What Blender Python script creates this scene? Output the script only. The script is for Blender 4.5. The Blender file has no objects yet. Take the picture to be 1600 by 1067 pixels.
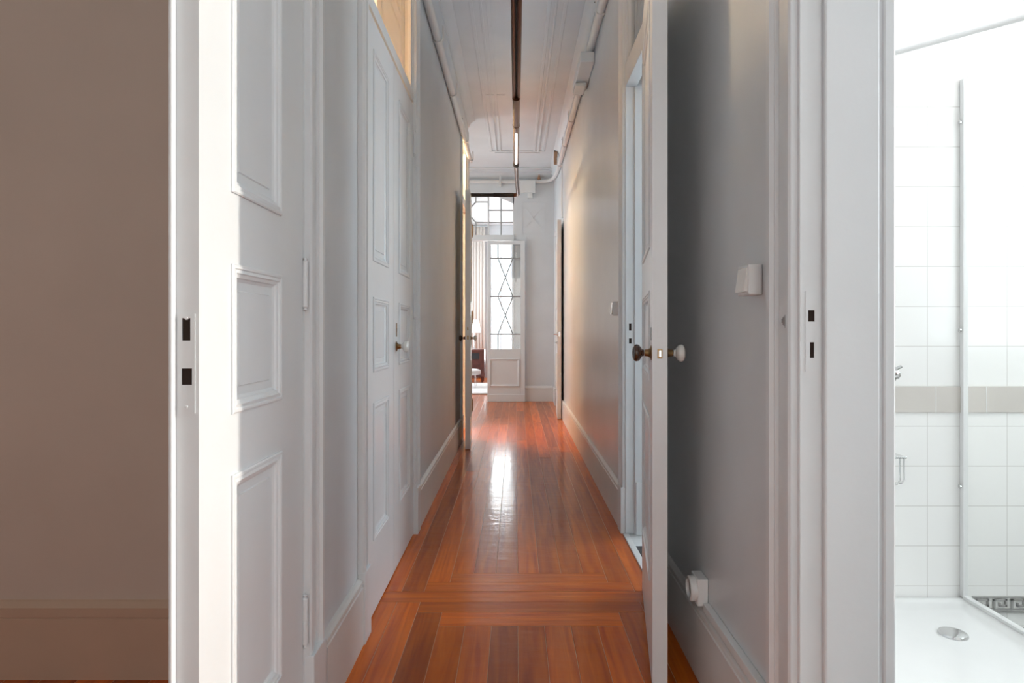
import bpy, bmesh, math, random
from mathutils import Vector, Matrix
random.seed(7)
PI = math.pi
S = bpy.context.scene
COL = S.collection
H = 1.15                      # eye height
# ---------------------------------------------------------------- camera
cam = bpy.data.cameras.new('camera'); cam.lens = 22.5; cam.sensor_width = 36
cam.shift_x = -6/1600; cam.shift_y = -17.5/1600; cam.clip_start = 0.03
co = bpy.data.objects.new('camera', cam); COL.objects.link(co)
co.location = (0, 0, H); co.rotation_euler = (PI/2, 0, 0); S.camera = co
# ---------------------------------------------------------------- exposure, sky, sun, daylight
S.view_settings.view_transform = 'Standard'; S.view_settings.look = 'None'
S.view_settings.gamma = 1; S.view_settings.use_curve_mapping = False
S.view_settings.exposure = 0.20
W = bpy.data.worlds.new('sky'); S.world = W; W.use_nodes = True
W.node_tree.nodes['Background'].inputs[0].default_value = (0.86, 0.93, 1, 1)
W.node_tree.nodes['Background'].inputs[1].default_value = 2.5
def sun(direction, strength, col, ang):
    l = bpy.data.lights.new('sun', 'SUN'); l.energy = strength; l.color = col; l.angle = math.radians(ang)
    o = bpy.data.objects.new('sun', l); COL.objects.link(o)
    o.rotation_euler = Vector(direction).to_track_quat('-Z', 'Y').to_euler(); o.location = (6, 1, 4)
sun((-1, -0.034, -0.20), 2.6, (1, 0.91, 0.80), 0.9)
def daylight(name, loc, direction, sx, sy, power, col=(1, 1, 1)):
    l = bpy.data.lights.new(name, 'AREA'); l.shape = 'RECTANGLE'; l.size = sx; l.size_y = sy
    l.energy = power; l.color = col
    o = bpy.data.objects.new(name, l); COL.objects.link(o); o.location = loc
    o.rotation_euler = Vector(direction).to_track_quat('-Z', 'Y').to_euler()
    return o
daylight('daylight_corridor_fill', (0.02, -2.75, 1.75), (0, 1, 0), 1.0, 2.6, 19, (1, 0.87, 0.74))  # added fill from behind the camera, where no window is known
daylight('daylight_bathroom_window', (3.32, 0.95, 1.9), (-1, 0, 0), 2.4, 1.7, 36, (0.93, 0.97, 1))
daylight('daylight_kitchen_window', (3.75, 4.37, 1.9), (-1, 0, 0), 1.1, 2.0, 88, (0.78, 0.91, 1))
daylight('daylight_end_window', (-0.36, 15.72, 1.9), (0, -1, 0), 0.9, 3.0, 85, (1, 1, 1))
daylight('daylight_end_side_window', (-3.2, 13.0, 2.0), (1, 0, 0), 3.0, 2.6, 125, (0.93, 0.97, 1))
daylight('daylight_hall_fill', (-2.6, 9.1, 2.0), (1, 0, 0), 1.8, 2.2, 30, (0.82, 0.91, 1))  # added fill for the hall, through a window never in view
daylight('daylight_left_room_window', (-2.4, -1.2, 1.8), (0, 1, 0), 1.6, 1.8, 12, (1, 0.9, 0.8))

# ---------------------------------------------------------------- materials
def newmat(name):
    m = bpy.data.materials.new(name); m.use_nodes = True
    return m, m.node_tree.nodes, m.node_tree.links, m.node_tree.nodes['Principled BSDF']
def paint(name, col, rough=0.45, bump=0.02, scale=14, spec=0.5, metallic=0, coat=0, var=0.03, scale2=3):
    m, n, l, b = newmat(name)
    b.inputs['Roughness'].default_value = rough; b.inputs['Specular IOR Level'].default_value = spec
    b.inputs['Metallic'].default_value = metallic; b.inputs['Coat Weight'].default_value = coat
    tc = n.new('ShaderNodeTexCoord'); nz = n.new('ShaderNodeTexNoise'); nz.inputs['Scale'].default_value = scale2
    nz.inputs['Detail'].default_value = 4
    l.new(tc.outputs['Object'], nz.inputs['Vector'])
    r = n.new('ShaderNodeValToRGB'); r.color_ramp.elements[0].position = 0.3; r.color_ramp.elements[1].position = 0.7
    r.color_ramp.elements[0].color = tuple(c*(1-var) for c in col)+(1,); r.color_ramp.elements[1].color = tuple(min(1, c*(1+var)) for c in col)+(1,)
    l.new(nz.outputs['Fac'], r.inputs[0]); l.new(r.outputs[0], b.inputs['Base Color'])
    if bump:
        n2 = n.new('ShaderNodeTexNoise'); n2.inputs['Scale'].default_value = scale; n2.inputs['Detail'].default_value = 3
        l.new(tc.outputs['Object'], n2.inputs['Vector'])
        bp = n.new('ShaderNodeBump'); bp.inputs['Strength'].default_value = bump*5; bp.inputs['Distance'].default_value = 0.01
        l.new(n2.outputs['Fac'], bp.inputs['Height']); l.new(bp.outputs[0], b.inputs['Normal'])
    return m
M = {}
M['wall'] = paint('wall_paint', (0.715, 0.735, 0.755), 0.5, 0.03, 5)
M['satin_wall'] = paint('satin_wall_paint', (0.72, 0.74, 0.755), 0.28, 0.10, 2.6)
M['ceil'] = paint('ceiling_paint', (0.74, 0.755, 0.77), 0.55, 0.01)
M['gloss'] = paint('white_gloss_paint', (0.765, 0.78, 0.79), 0.3, 0.012, 22)
M['base'] = paint('baseboard_paint', (0.76, 0.74, 0.72), 0.38, 0.02, 18)
M['pipe'] = paint('pipe_paint', (0.76, 0.74, 0.72), 0.35, 0.01, 30)
M['plastic'] = paint('white_plastic', (0.8, 0.8, 0.79), 0.3, 0)
M['porcelain'] = paint('white_porcelain', (0.8, 0.78, 0.74), 0.12, 0, coat=0.5)
M['knobwood'] = paint('dark_wood_knob', (0.06, 0.022, 0.01), 0.25, 0, coat=0.6, var=0.3, scale2=30)
M['brass'] = paint('aged_brass', (0.30, 0.19, 0.09), 0.35, 0, metallic=1, var=0.2, scale2=40)
M['hole_shade'] = paint('lock_hole_shade', (0.02, 0.008, 0.004), 0.9, 0)  # dark colour stands for the shade inside the lock holes
M['copper'] = paint('dark_copper', (0.13, 0.05, 0.022), 0.28, 0, metallic=0.85, var=0.15, scale2=8)
M['slot'] = paint('dark_slot', (0.012, 0.008, 0.006), 0.7, 0)
M['chrome'] = paint('chrome', (0.7, 0.7, 0.7), 0.08, 0, metallic=1)
M['tray'] = paint('white_acrylic', (0.86, 0.86, 0.85), 0.15, 0)
M['band'] = paint('beige_band_tile', (0.62, 0.58, 0.54), 0.2, 0, var=0.05)
M['key'] = paint('grey_key_tile', (0.30, 0.29, 0.28), 0.3, 0)
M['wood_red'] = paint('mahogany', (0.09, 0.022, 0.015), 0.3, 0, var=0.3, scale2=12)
M['fabric'] = paint('white_fabric', (0.75, 0.73, 0.71), 0.9, 0.05, 60)
M['rug'] = paint('white_rug', (0.78, 0.76, 0.74), 0.95, 0.1, 80)
M['curtain'] = paint('cream_curtain', (0.80, 0.74, 0.68), 0.9, 0.03, 40)
M['black'] = paint('black_grille', (0.02, 0.02, 0.022), 0.4, 0)
M['lead'] = paint('glazing_bar_paint', (0.36, 0.36, 0.355), 0.5, 0)
M['profile'] = paint('pale_aluminium', (0.78, 0.78, 0.77), 0.35, 0)
M['terracotta'] = paint('brown_plastic', (0.42, 0.24, 0.14), 0.5, 0)
M['beige_wall'] = paint('beige_wall_paint', (0.78, 0.68, 0.60), 0.6, 0.02)
M['bounce_base'] = paint('bounce_baseboard_paint', (0.74, 0.56, 0.43), 0.45, 0.01)  # warm bounce from the floor put into the baseboard colour
M['golden_wall'] = paint('cream_wall_paint', (0.85, 0.68, 0.40), 0.6, 0.02)
M['glazed_blind'] = paint('white_roller_blind', (0.82, 0.80, 0.78), 0.8, 0)
def emit(name, col, s):
    m, n, l, b = newmat(name)
    b.inputs['Base Color'].default_value = col+(1,); b.inputs['Emission Color'].default_value = col+(1,)
    b.inputs['Emission Strength'].default_value = s
    return m
M['diffuser'] = emit('lit_diffuser', (1, 0.97, 0.93), 2.5)
M['lamp'] = emit('lit_lamp_shade', (1, 0.93, 0.85), 1.2)
def glass(name, tint, gl=1.0):
    m = bpy.data.materials.new(name); m.use_nodes = True; n = m.node_tree.nodes; l = m.node_tree.links
    n.remove(n['Principled BSDF'])
    t = n.new('ShaderNodeBsdfTransparent'); t.inputs[0].default_value = tint+(1,)
    g = n.new('ShaderNodeBsdfGlossy'); g.inputs['Roughness'].default_value = 0.02
    lw = n.new('ShaderNodeLayerWeight'); lw.inputs[0].default_value = 0.5
    pw = n.new('ShaderNodeMath'); pw.operation = 'POWER'; pw.inputs[1].default_value = 5; l.new(lw.outputs['Facing'], pw.inputs[0])
    f = n.new('ShaderNodeMath'); f.operation = 'MULTIPLY_ADD'; f.inputs[1].default_value = 0.9; f.inputs[2].default_value = 0.04; l.new(pw.outputs[0], f.inputs[0])
    mx = n.new('ShaderNodeMixShader'); l.new(f.outputs[0], mx.inputs[0]); l.new(t.outputs[0], mx.inputs[1]); l.new(g.outputs[0], mx.inputs[2])
    l.new(mx.outputs[0], n['Material Output'].inputs[0])
    return m
M['glass'] = glass('window_glass', (0.97, 0.98, 0.98))
M['shower'] = glass('shower_glass', (0.975, 0.985, 0.98))
def wood_floor(name, axis='Y', tint=1.0):
    m, n, l, b = newmat(name)
    tc = n.new('ShaderNodeTexCoord'); geo = n.new('ShaderNodeNewGeometry')
    mp = n.new('ShaderNodeMapping')
    mp.inputs['Scale'].default_value = (28, 1.6, 1) if axis == 'Y' else (1.6, 28, 1)
    l.new(tc.outputs['Object'], mp.inputs['Vector'])
    ad = n.new('ShaderNodeVectorMath'); ad.operation = 'ADD'
    sc = n.new('ShaderNodeMath'); sc.operation = 'MULTIPLY'; sc.inputs[1].default_value = 37
    l.new(geo.outputs['Random Per Island'], sc.inputs[0]); l.new(mp.outputs[0], ad.inputs[0]); l.new(sc.outputs[0], ad.inputs[1])
    nz = n.new('ShaderNodeTexNoise'); nz.inputs['Scale'].default_value = 1; nz.inputs['Detail'].default_value = 6; nz.inputs['Distortion'].default_value = 0.8
    l.new(ad.outputs[0], nz.inputs['Vector'])
    r = n.new('ShaderNodeValToRGB'); e = r.color_ramp.elements
    e[0].position = 0.25; e[0].color = (0.38*tint, 0.058*tint, 0.002*tint, 1)
    e[1].position = 0.75; e[1].color = (0.69*tint, 0.158*tint, 0.008*tint, 1)
    l.new(nz.outputs['Fac'], r.inputs[0])
    hv = n.new('ShaderNodeHueSaturation'); l.new(r.outputs[0], hv.inputs['Color'])
    mr = n.new('ShaderNodeMapRange'); mr.inputs['To Min'].default_value = 0.72; mr.inputs['To Max'].default_value = 1.3
    l.new(geo.outputs['Random Per Island'], mr.inputs['Value']); l.new(mr.outputs[0], hv.inputs['Value'])
    l.new(hv.outputs[0], b.inputs['Base Color'])
    b.inputs['Roughness'].default_value = 0.32; b.inputs['Specular IOR Level'].default_value = 0.1; b.inputs['Coat Weight'].default_value = 0.42; b.inputs['Coat Roughness'].default_value = 0.11
    n2 = n.new('ShaderNodeTexNoise'); n2.inputs['Scale'].default_value = 1; n2.inputs['Detail'].default_value = 3
    m2 = n.new('ShaderNodeMapping'); m2.inputs['Scale'].default_value = (7, 15, 1); l.new(tc.outputs['Object'], m2.inputs['Vector']); l.new(m2.outputs[0], n2.inputs['Vector'])
    bp = n.new('ShaderNodeBump'); bp.inputs['Strength'].default_value = 0.2; bp.inputs['Distance'].default_value = 0.01
    l.new(n2.outputs['Fac'], bp.inputs['Height']); l.new(bp.outputs[0], b.inputs['Normal']); l.new(bp.outputs[0], b.inputs['Coat Normal'])
    return m
M['floorY'] = wood_floor('varnished_boards', 'Y'); M['floorX'] = wood_floor('varnished_cross_boards', 'X', 1.12)
M['seam'] = paint('pale_board_seam', (0.60, 0.34, 0.19), 0.4, 0)  # pale base colour that shows in the gaps between boards
def tiles(name, w, h, c, mort, ox=0, oz=0, ms=0.0016, plane='XZ', c2=None, rough=0.12):
    m, n, l, b = newmat(name); tc = n.new('ShaderNodeTexCoord'); sp = n.new('ShaderNodeSeparateXYZ'); cb = n.new('ShaderNodeCombineXYZ')
    l.new(tc.outputs['Object'], sp.inputs[0])
    l.new(sp.outputs['X' if plane[0] == 'X' else 'Y'], cb.inputs[0]); l.new(sp.outputs['Z' if plane[1] == 'Z' else 'Y'], cb.inputs[1])
    mp = n.new('ShaderNodeMapping'); mp.inputs['Location'].default_value = (ox, oz, 0); l.new(cb.outputs[0], mp.inputs[0])
    if c2:
        t = n.new('ShaderNodeTexChecker'); t.inputs['Scale'].default_value = 1/w; t.inputs[1].default_value = c+(1,); t.inputs[2].default_value = c2+(1,)
        l.new(mp.outputs[0], t.inputs[0]); l.new(t.outputs[0], b.inputs['Base Color'])
    else:
        t = n.new('ShaderNodeTexBrick'); t.offset = 0; t.squash = 1
        t.inputs['Scale'].default_value = 1; t.inputs['Brick Width'].default_value = w; t.inputs['Row Height'].default_value = h
        t.inputs['Mortar Size'].default_value = ms; t.inputs['Mortar Smooth'].default_value = 0.2
        t.inputs['Color1'].default_value = c+(1,); t.inputs['Color2'].default_value = c+(1,); t.inputs['Mortar'].default_value = mort+(1,)
        l.new(mp.outputs[0], t.inputs[0]); l.new(t.outputs[0], b.inputs['Base Color'])
    b.inputs['Roughness'].default_value = rough
    return m
M['tileXZ'] = tiles('white_wall_tiles', 0.154, 0.154, (0.88, 0.87, 0.85), (0.66, 0.64, 0.61), -0.048, -0.010)
M['tileYZ'] = tiles('white_side_tiles', 0.154, 0.154, (0.88, 0.87, 0.85), (0.66, 0.64, 0.61), 0, -0.010, plane='YZ')
M['checker'] = tiles('black_white_floor_tiles', 0.2, 0.2, (0.03, 0.03, 0.03), (0.5, 0.5, 0.5), 0.0, 0.0, plane='XY', c2=(0.75, 0.74, 0.72))
M['greyfloor'] = tiles('grey_bathroom_tiles', 0.2, 0.2, (0.16, 0.17, 0.16), (0.3, 0.3, 0.3), 0, 0, plane='XY')

# ---------------------------------------------------------------- mesh helpers
class MB:
    def __init__(s): s.bm = bmesh.new()
    def face(s, pts):
        return s.bm.faces.new([s.bm.verts.new(p) for p in pts])
    def box(s, x0, x1, y0, y1, z0, z1, bev=0):
        x0, x1 = sorted((x0, x1)); y0, y1 = sorted((y0, y1)); z0, z1 = sorted((z0, z1))
        r = bmesh.ops.create_cube(s.bm, size=1, matrix=Matrix.Translation(((x0+x1)/2, (y0+y1)/2, (z0+z1)/2)) @ Matrix.Diagonal((x1-x0, y1-y0, z1-z0, 1)))
        if bev:
            es = list({e for v in r['verts'] for e in v.link_edges})
            bmesh.ops.bevel(s.bm, geom=es, offset=bev, segments=2, profile=0.5, affect='EDGES', clamp_overlap=True)
        return s
    def prism(s, poly, a, b, axis):      # polygon of 2-D points, extruded between a and b on the axis
        def P(p, t): return {'x': (t, p[0], p[1]), 'y': (p[0], t, p[1]), 'z': (p[0], p[1], t)}[axis]
        A = [s.bm.verts.new(P(p, a)) for p in poly]; B = [s.bm.verts.new(P(p, b)) for p in poly]
        n = len(poly)
        s.bm.faces.new(A); s.bm.faces.new(B[::-1])
        for i in range(n): s.bm.faces.new((A[i], B[i], B[(i+1) % n], A[(i+1) % n]))
        return s
    def lathe(s, prof, origin, direction, seg=28):   # prof: (distance along axis, radius)
        d = Vector(direction).normalized(); q = d.to_track_quat('Z', 'Y').to_matrix(); o = Vector(origin); rings = []
        for t, r in prof:
            rings.append([s.bm.verts.new(o + q @ Vector((r*math.cos(2*PI*k/seg), r*math.sin(2*PI*k/seg), t))) for k in range(seg)])
        for a, b in zip(rings, rings[1:]):
            for k in range(seg): s.bm.faces.new((a[k], a[(k+1) % seg], b[(k+1) % seg], b[k]))
        s.bm.faces.new(rings[0][::-1]); s.bm.faces.new(rings[-1])
        return s
    def tube(s, pts, r, seg=16):
        pts = [Vector(p) for p in pts]; rings = []; up = None
        for i, p in enumerate(pts):
            t = (pts[min(i+1, len(pts)-1)] - pts[max(i-1, 0)]).normalized()
            if up is None: up = Vector((0, 0, 1)) if abs(t.z) < 0.9 else Vector((1, 0, 0))
            sd = t.cross(up).normalized(); up = sd.cross(t).normalized()
            rings.append([s.bm.verts.new(p + r*(sd*math.cos(2*PI*k/seg) + up*math.sin(2*PI*k/seg))) for k in range(seg)])
        for a, b in zip(rings, rings[1:]):
            for k in range(seg): s.bm.faces.new((a[k], a[(k+1) % seg], b[(k+1) % seg], b[k]))
        s.bm.faces.new(rings[0][::-1]); s.bm.faces.new(rings[-1])
        return s
    def ring(s, P, rect, prof):
        """nested rectangles: P(u,v,h) -> point; rect (u0,u1,v0,v1); prof [(inset,height)] ; closed with a flat field"""
        loops = []
        for ins, h in prof:
            u0, u1, v0, v1 = rect[0]+ins, rect[1]-ins, rect[2]+ins, rect[3]-ins
            loops.append([s.bm.verts.new(P(u, v, h)) for u, v in ((u0, v0), (u1, v0), (u1, v1), (u0, v1))])
        for a, b in zip(loops, loops[1:]):
            for k in range(4): s.bm.faces.new((a[k], a[(k+1) % 4], b[(k+1) % 4], b[k]))
        s.bm.faces.new(loops[-1])
    def build(s, name, mat, parent=None, smooth=False):
        bmesh.ops.recalc_face_normals(s.bm, faces=s.bm.faces)
        me = bpy.data.meshes.new(name); s.bm.to_mesh(me); s.bm.free()
        if smooth:
            for p in me.polygons: p.use_smooth = True
            me.set_sharp_from_angle(angle=math.radians(38))
        o = bpy.data.objects.new(name, me); COL.objects.link(o)
        for mm in (mat if isinstance(mat, (list, tuple)) else [mat]): me.materials.append(M[mm])
        if parent: o.parent = parent; o.location = -Vector(parent['_o']) if '_o' in parent else o.location
        return o
def empty(name, loc, rz=0):
    o = bpy.data.objects.new(name, None); COL.objects.link(o); o.location = loc; o.rotation_euler = (0, 0, rz); o.empty_display_size = 0.1
    return o
def world_empty(name, loc):              # children are given in world coordinates
    o = empty(name, loc); o['_o'] = loc
    return o
def tag(o, label, cat, group=None):
    o['label'] = label; o['category'] = cat
    if group: o['group'] = group
    return o
def struct(o, label=None):
    o['kind'] = 'structure'
    if label: o['label'] = label
    return o
def box(name, mat, *a, **k): return MB().box(*a, **k).build(name, mat)

# ---------------------------------------------------------------- the shell
XL, XR, TW, ZC = -0.578, 0.62, 0.17, 3.69
YE = 10.36
def wall_y(name, x0, x1, y0, y1, z0, z1, holes, mat, label=None):   # wall running in depth
    m = MB(); y = y0
    for a, b, c, d in sorted(holes):
        if a > y: m.box(x0, x1, y, a, z0, z1)
        if c > z0: m.box(x0, x1, a, b, z0, c)
        if d < z1: m.box(x0, x1, a, b, d, z1)
        y = b
    if y < y1: m.box(x0, x1, y, y1, z0, z1)
    return struct(m.build(name, mat), label)
def wall_x(name, y0, y1, x0, x1, z0, z1, holes, mat, label=None):   # wall running across
    m = MB(); x = x0
    for a, b, c, d in sorted(holes):
        if a > x: m.box(x, a, y0, y1, z0, z1)
        if c > z0: m.box(a, b, y0, y1, z0, c)
        if d < z1: m.box(a, b, y0, y1, d, z1)
        x = b
    if x < x1: m.box(x, x1, y0, y1, z0, z1)
    return struct(m.build(name, mat), label)
wall_y('wall_left', XL-TW, XL, -2.6, 7.75, 0, ZC, [(0.56, 1.77, 0, 3.3), (2.41, 3.63, 0, 3.3), (6.72, 7.54, 0, 3.3)], 'wall')
wall_y('wall_right', XR, XR+TW, -2.6, YE, 0, ZC, [(0.44, 1.40, 0, 2.56), (2.80, 3.62, 0, 3.3), (9.0, 9.76, 0, 2.6)], 'satin_wall')
wall_x('wall_end', YE, YE+0.15, -2.5, XR+TW, 0, ZC, [(-1.22, -0.03, 0, 3.33)], 'wall')
wall_x('wall_back', -2.75, -2.6, -3.6, XR+TW, 0, ZC, [(-0.48, 0.52, 0.4, 3.1)], 'wall')  # opening behind the camera added to let fill light in
# left room seen through the open half of the near door
wall_x('wall_left_room_far', 2.126, 2.28, -3.6, XL-TW, 0, ZC, [], 'beige_wall')
wall_y('wall_left_room_side', -3.75, -3.6, -2.75, 7.75, 0, ZC, [], 'wall')
wall_x('wall_left_room_near', -1.35, -1.2, -3.6, XL-TW, 0, ZC, [(-3.2, -1.6, 0.9, 2.7)], 'wall')
wall_x('wall_golden_room_far', 7.6, 7.75, -3.6, XL-TW, 0, ZC, [], 'golden_wall')
struct(box('trim_20', 'golden_wall', -3.6, -3.58, 2.31, 7.59, 0, ZC), 'cream lining of the amber room')
wall_x('wall_golden_room_near', 2.28, 2.30, -3.6, XL-TW, 0, ZC, [], 'golden_wall')
# hall to the left of the far end
wall_y('wall_hall_side', -2.65, -2.5, 7.75, YE, 0, ZC, [(8.2, 10.0, 0.9, 3.1)], 'wall')  # unseen window opening added for fill light
# room beyond the end doors
wall_x('wall_end_room_far', 15.5, 15.65, -3.1, 2.6, 0, ZC, [(-0.62, -0.10, 0.30, 3.35)], 'wall')
wall_y('wall_end_room_left', -3.1, -2.95, YE+0.15, 15.5, 0, ZC, [(11.5, 14.5, 0.7, 3.3)], 'wall')
wall_y('wall_end_room_right', 2.5, 2.65, YE+0.15, 15.5, 0, ZC, [], 'wall')
wall_x('wall_end_room_near', YE, YE+0.15, XR+TW, 2.65, 0, ZC, [], 'wall')
wall_x('wall_end_room_near_left', YE, YE+0.15, -3.1, -2.5, 0, ZC, [], 'wall')
# bathroom
wall_x('wall_bathroom_far', 2.47, 2.6, XR+TW, 3.2, 0, ZC, [], 'tileXZ')
wall_y('wall_bathroom_window_side', 3.2, 3.35, -1.0, 2.6, 0, ZC, [(-0.2, 2.1, 1.0, 2.75)], 'tileYZ')
wall_x('wall_bathroom_near', -1.15, -1.0, XR+TW, 3.35, 0, ZC, [], 'tileXZ')
# kitchen and far right room
wall_x('wall_kitchen_far', 5.0, 5.15, XR+TW, 3.5, 0, ZC, [], 'wall')
wall_y('wall_kitchen_window_side', 3.5, 3.65, 2.6, 5.15, 0, ZC, [(3.85, 4.9, 0.9, 2.9)], 'wall')
wall_x('wall_far_right_room', 8.0, 8.15, XR+TW, 2.65, 0, ZC, [], 'wall')
wall_y('wall_far_right_room_side', 2.5, 2.65, 8.0, YE, 0, ZC, [], 'wall')

# ceilings
c = MB(); c.box(-3.75, 3.65, -2.75, 15.65, ZC, ZC+0.12)
struct(c.build('ceiling', 'ceil'))
t = MB()
for s in (-1, 1):
    cx = 0.02
    for (a, b, h) in ((0.225, 0.255, 0.010), (0.285, 0.305, 0.014), (0.355, 0.385, 0.008)):
        t.box(cx+s*a, cx+s*b, -2.5, 9.05, ZC-h, ZC, bev=0.003)
t.box(-0.37, 0.41, 9.05, 9.09, ZC-0.012, ZC, bev=0.003); t.box(-0.30, 0.34, 9.14, 9.16, ZC-0.01, ZC)
t.box(XL-0.4, XR, 9.95, 9.99, ZC-0.02, ZC, bev=0.004); t.box(XL-0.4, XR, 10.12, 10.18, ZC-0.03, ZC, bev=0.004)
t.box(-0.32, -0.12, 6.9, 6.93, ZC-0.006, ZC)
struct(t.build('trim_1', 'ceil'), 'raised moulding strips on the corridor ceiling')
# cove cornice along both walls
t = MB()
def cove(x, s, y0, y1):
    pr = [(x, ZC), (x+s*0.085, ZC), (x+s*0.085, ZC-0.01), (x+s*0.06, ZC-0.018), (x+s*0.035, ZC-0.035), (x+s*0.018, ZC-0.06), (x+s*0.012, ZC-0.09), (x, ZC-0.09)]
    t.prism(pr, y0, y1, 'y')
cove(XL, 1, -2.6, 7.75); cove(XR, -1, -2.6, YE)
struct(t.build('trim_2', 'ceil', smooth=True), 'cove cornice where the corridor walls meet the ceiling')
t = MB(); t.prism([(YE, ZC), (YE-0.08, ZC), (YE-0.08, ZC-0.012), (YE-0.03, ZC-0.04), (YE, ZC-0.08)], -2.5, XR, 'x')
struct(t.build('trim_3', 'ceil', smooth=True), 'cornice above the end wall')

# floors : every board an island of one mesh
fb = MB(); seg = []
def board(x0, x1, y0, y1, mi):
    g = 0.0009; ch = 0.0010; x0 += g; x1 -= g; y0 += g; y1 -= g; zt = 0.0
    z = zt + random.uniform(-0.0003, 0.0003)
    a = [fb.bm.verts.new(p) for p in ((x0, y0, z-0.0007), (x1, y0, z-0.0007), (x1, y1, z-0.0007), (x0, y1, z-0.0007))]
    k1 = random.uniform(-0.00035, 0.00035)      # slight cupping of each board
    b = [fb.bm.verts.new(p) for p in ((x0+ch, y0+ch, z+k1), (x1-ch, y0+ch, z-k1), (x1-ch, y1-ch, z-k1), (x0+ch, y1-ch, z+k1))]
    f = [fb.bm.faces.new(b)] + [fb.bm.faces.new((a[k], a[(k+1) % 4], b[(k+1) % 4], b[k])) for k in range(4)]
    for q in f: q.material_index = mi
def run(x0, x1, y0, y1, along, split=True):
    if not split: board(x0, x1, y0, y1, along); return
    y = y0
    while y < y1-0.01:
        L = random.uniform(2.2, 4.2); e = y+L
        if y1-e < 0.9: e = y1
        board(x0, x1, y, e, along); y = e
P = 0.103; inner = [0.008+P*k for k in range(-3, 5)]    # -.301 .. .420
for a, b in zip(inner, inner[1:]):
    run(a, b, -2.6, 2.49, 0); run(a, b, 3.03, YE, 0)
inner_l, inner_r = inner[0], inner[-1]
for a, b, n_end, f_start in ((XL-0.02, -0.503, 2.71, 2.82), (-0.503, -0.404, 2.71, 2.82), (-0.404, inner_l, 2.61, 2.92),
                             (inner_r, 0.525, 2.61, 2.92), (0.525, XR+0.01, 2.71, 2.82)):
    run(a, b, -2.6, n_end, 0); run(a, b, f_start, YE, 0)
board(inner_l, inner_r, 2.49, 2.61, 1); board(-0.404, 0.525, 2.61, 2.71, 1); board(XL-0.02, XR+0.01, 2.71, 2.82, 1)
board(-0.404, 0.525, 2.82, 2.92, 1); board(inner_l, inner_r, 2.92, 3.03, 1)
o = fb.build('floor', ['floorY', 'floorX']); struct(o, 'varnished orange wooden corridor floor')
fb = MB(); x = -3.6
while x < XL-0.03: run(x, min(x+0.12, XL-0.02), -1.2, 7.7, 0); x += 0.12
x = -2.5
while x < XL-0.03: run(x, min(x+0.105, XL-0.02), 7.75, YE, 0); x += 0.105
x = -2.95
while x < 2.5: run(x, min(x+0.105, 2.5), YE, 15.5, 0); x += 0.105
struct(fb.build('floor_side_rooms', ['floorY']), 'varnished boards of the rooms beside and beyond')
s_ = MB(); s_.box(-3.75, 3.65, -2.75, 15.65, -0.12, -0.0009); struct(s_.build('floor_base', 'seam'))
struct(box('floor_kitchen', 'checker', XR+0.012, 3.5, 2.6, 5.0, -0.002, 0.004))
struct(box('floor_bathroom', 'greyfloor', XR+0.012, 3.2, -1.0, 2.47, -0.002, 0.004))
struct(box('floor_far_right_room', 'floorY', XR+0.012, 2.5, 8.15, YE, -0.002, 0.002))
struct(MB().box(XR-0.018, XR+0.016, 2.84, 3.60, -0.001, 0.008, bev=0.003).build('trim_4', 'base'), 'pale sill strip in the kitchen doorway')

# baseboards
def base_profile(x, s):
    return [(x, 0), (x+s*0.022, 0), (x+s*0.022, 0.212), (x+s*0.018, 0.215), (x+s*0.018, 0.222), (x+s*0.021, 0.226), (x+s*0.020, 0.234), (x+s*0.012, 0.240), (x+s*0.005, 0.243), (x, 0.244)]
bl = MB()
for a, b in ((-2.6, 0.45), (1.89, 2.335), (3.705, 6.60), (7.66, 7.75)): bl.prism(base_profile(XL, 1), a, b, 'y')
struct(bl.build('baseboard_left', 'base'))
br = MB()
for a, b in ((-2.6, 0.32), (1.52, 2.70), (3.73, 8.88), (9.88, YE)): br.prism(base_profile(XR, -1), a, b, 'y')
struct(br.build('baseboard_right', 'base'))
be = MB()
def bprof_y(y, s): return [(y, 0), (y+s*0.022, 0), (y+s*0.022, 0.2), (y+s*0.026, 0.203), (y+s*0.026, 0.225), (y+s*0.008, 0.252), (y, 0.252)]
be.prism(bprof_y(YE, -1), -0.03, XR-0.026, 'x'); be.prism(bprof_y(YE, -1), -2.5, -1.24, 'x')
struct(be.build('baseboard_end', 'base'))
be = MB(); be.prism([(2.126, 0), (2.104, 0), (2.104, 0.2), (2.108, 0.2035), (2.108, 0.206), (2.101, 0.208), (2.100, 0.238), (2.118, 0.252), (2.126, 0.256)], -3.6, XL-TW, 'x')
struct(be.build('baseboard_left_room', 'bounce_base'))

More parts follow.
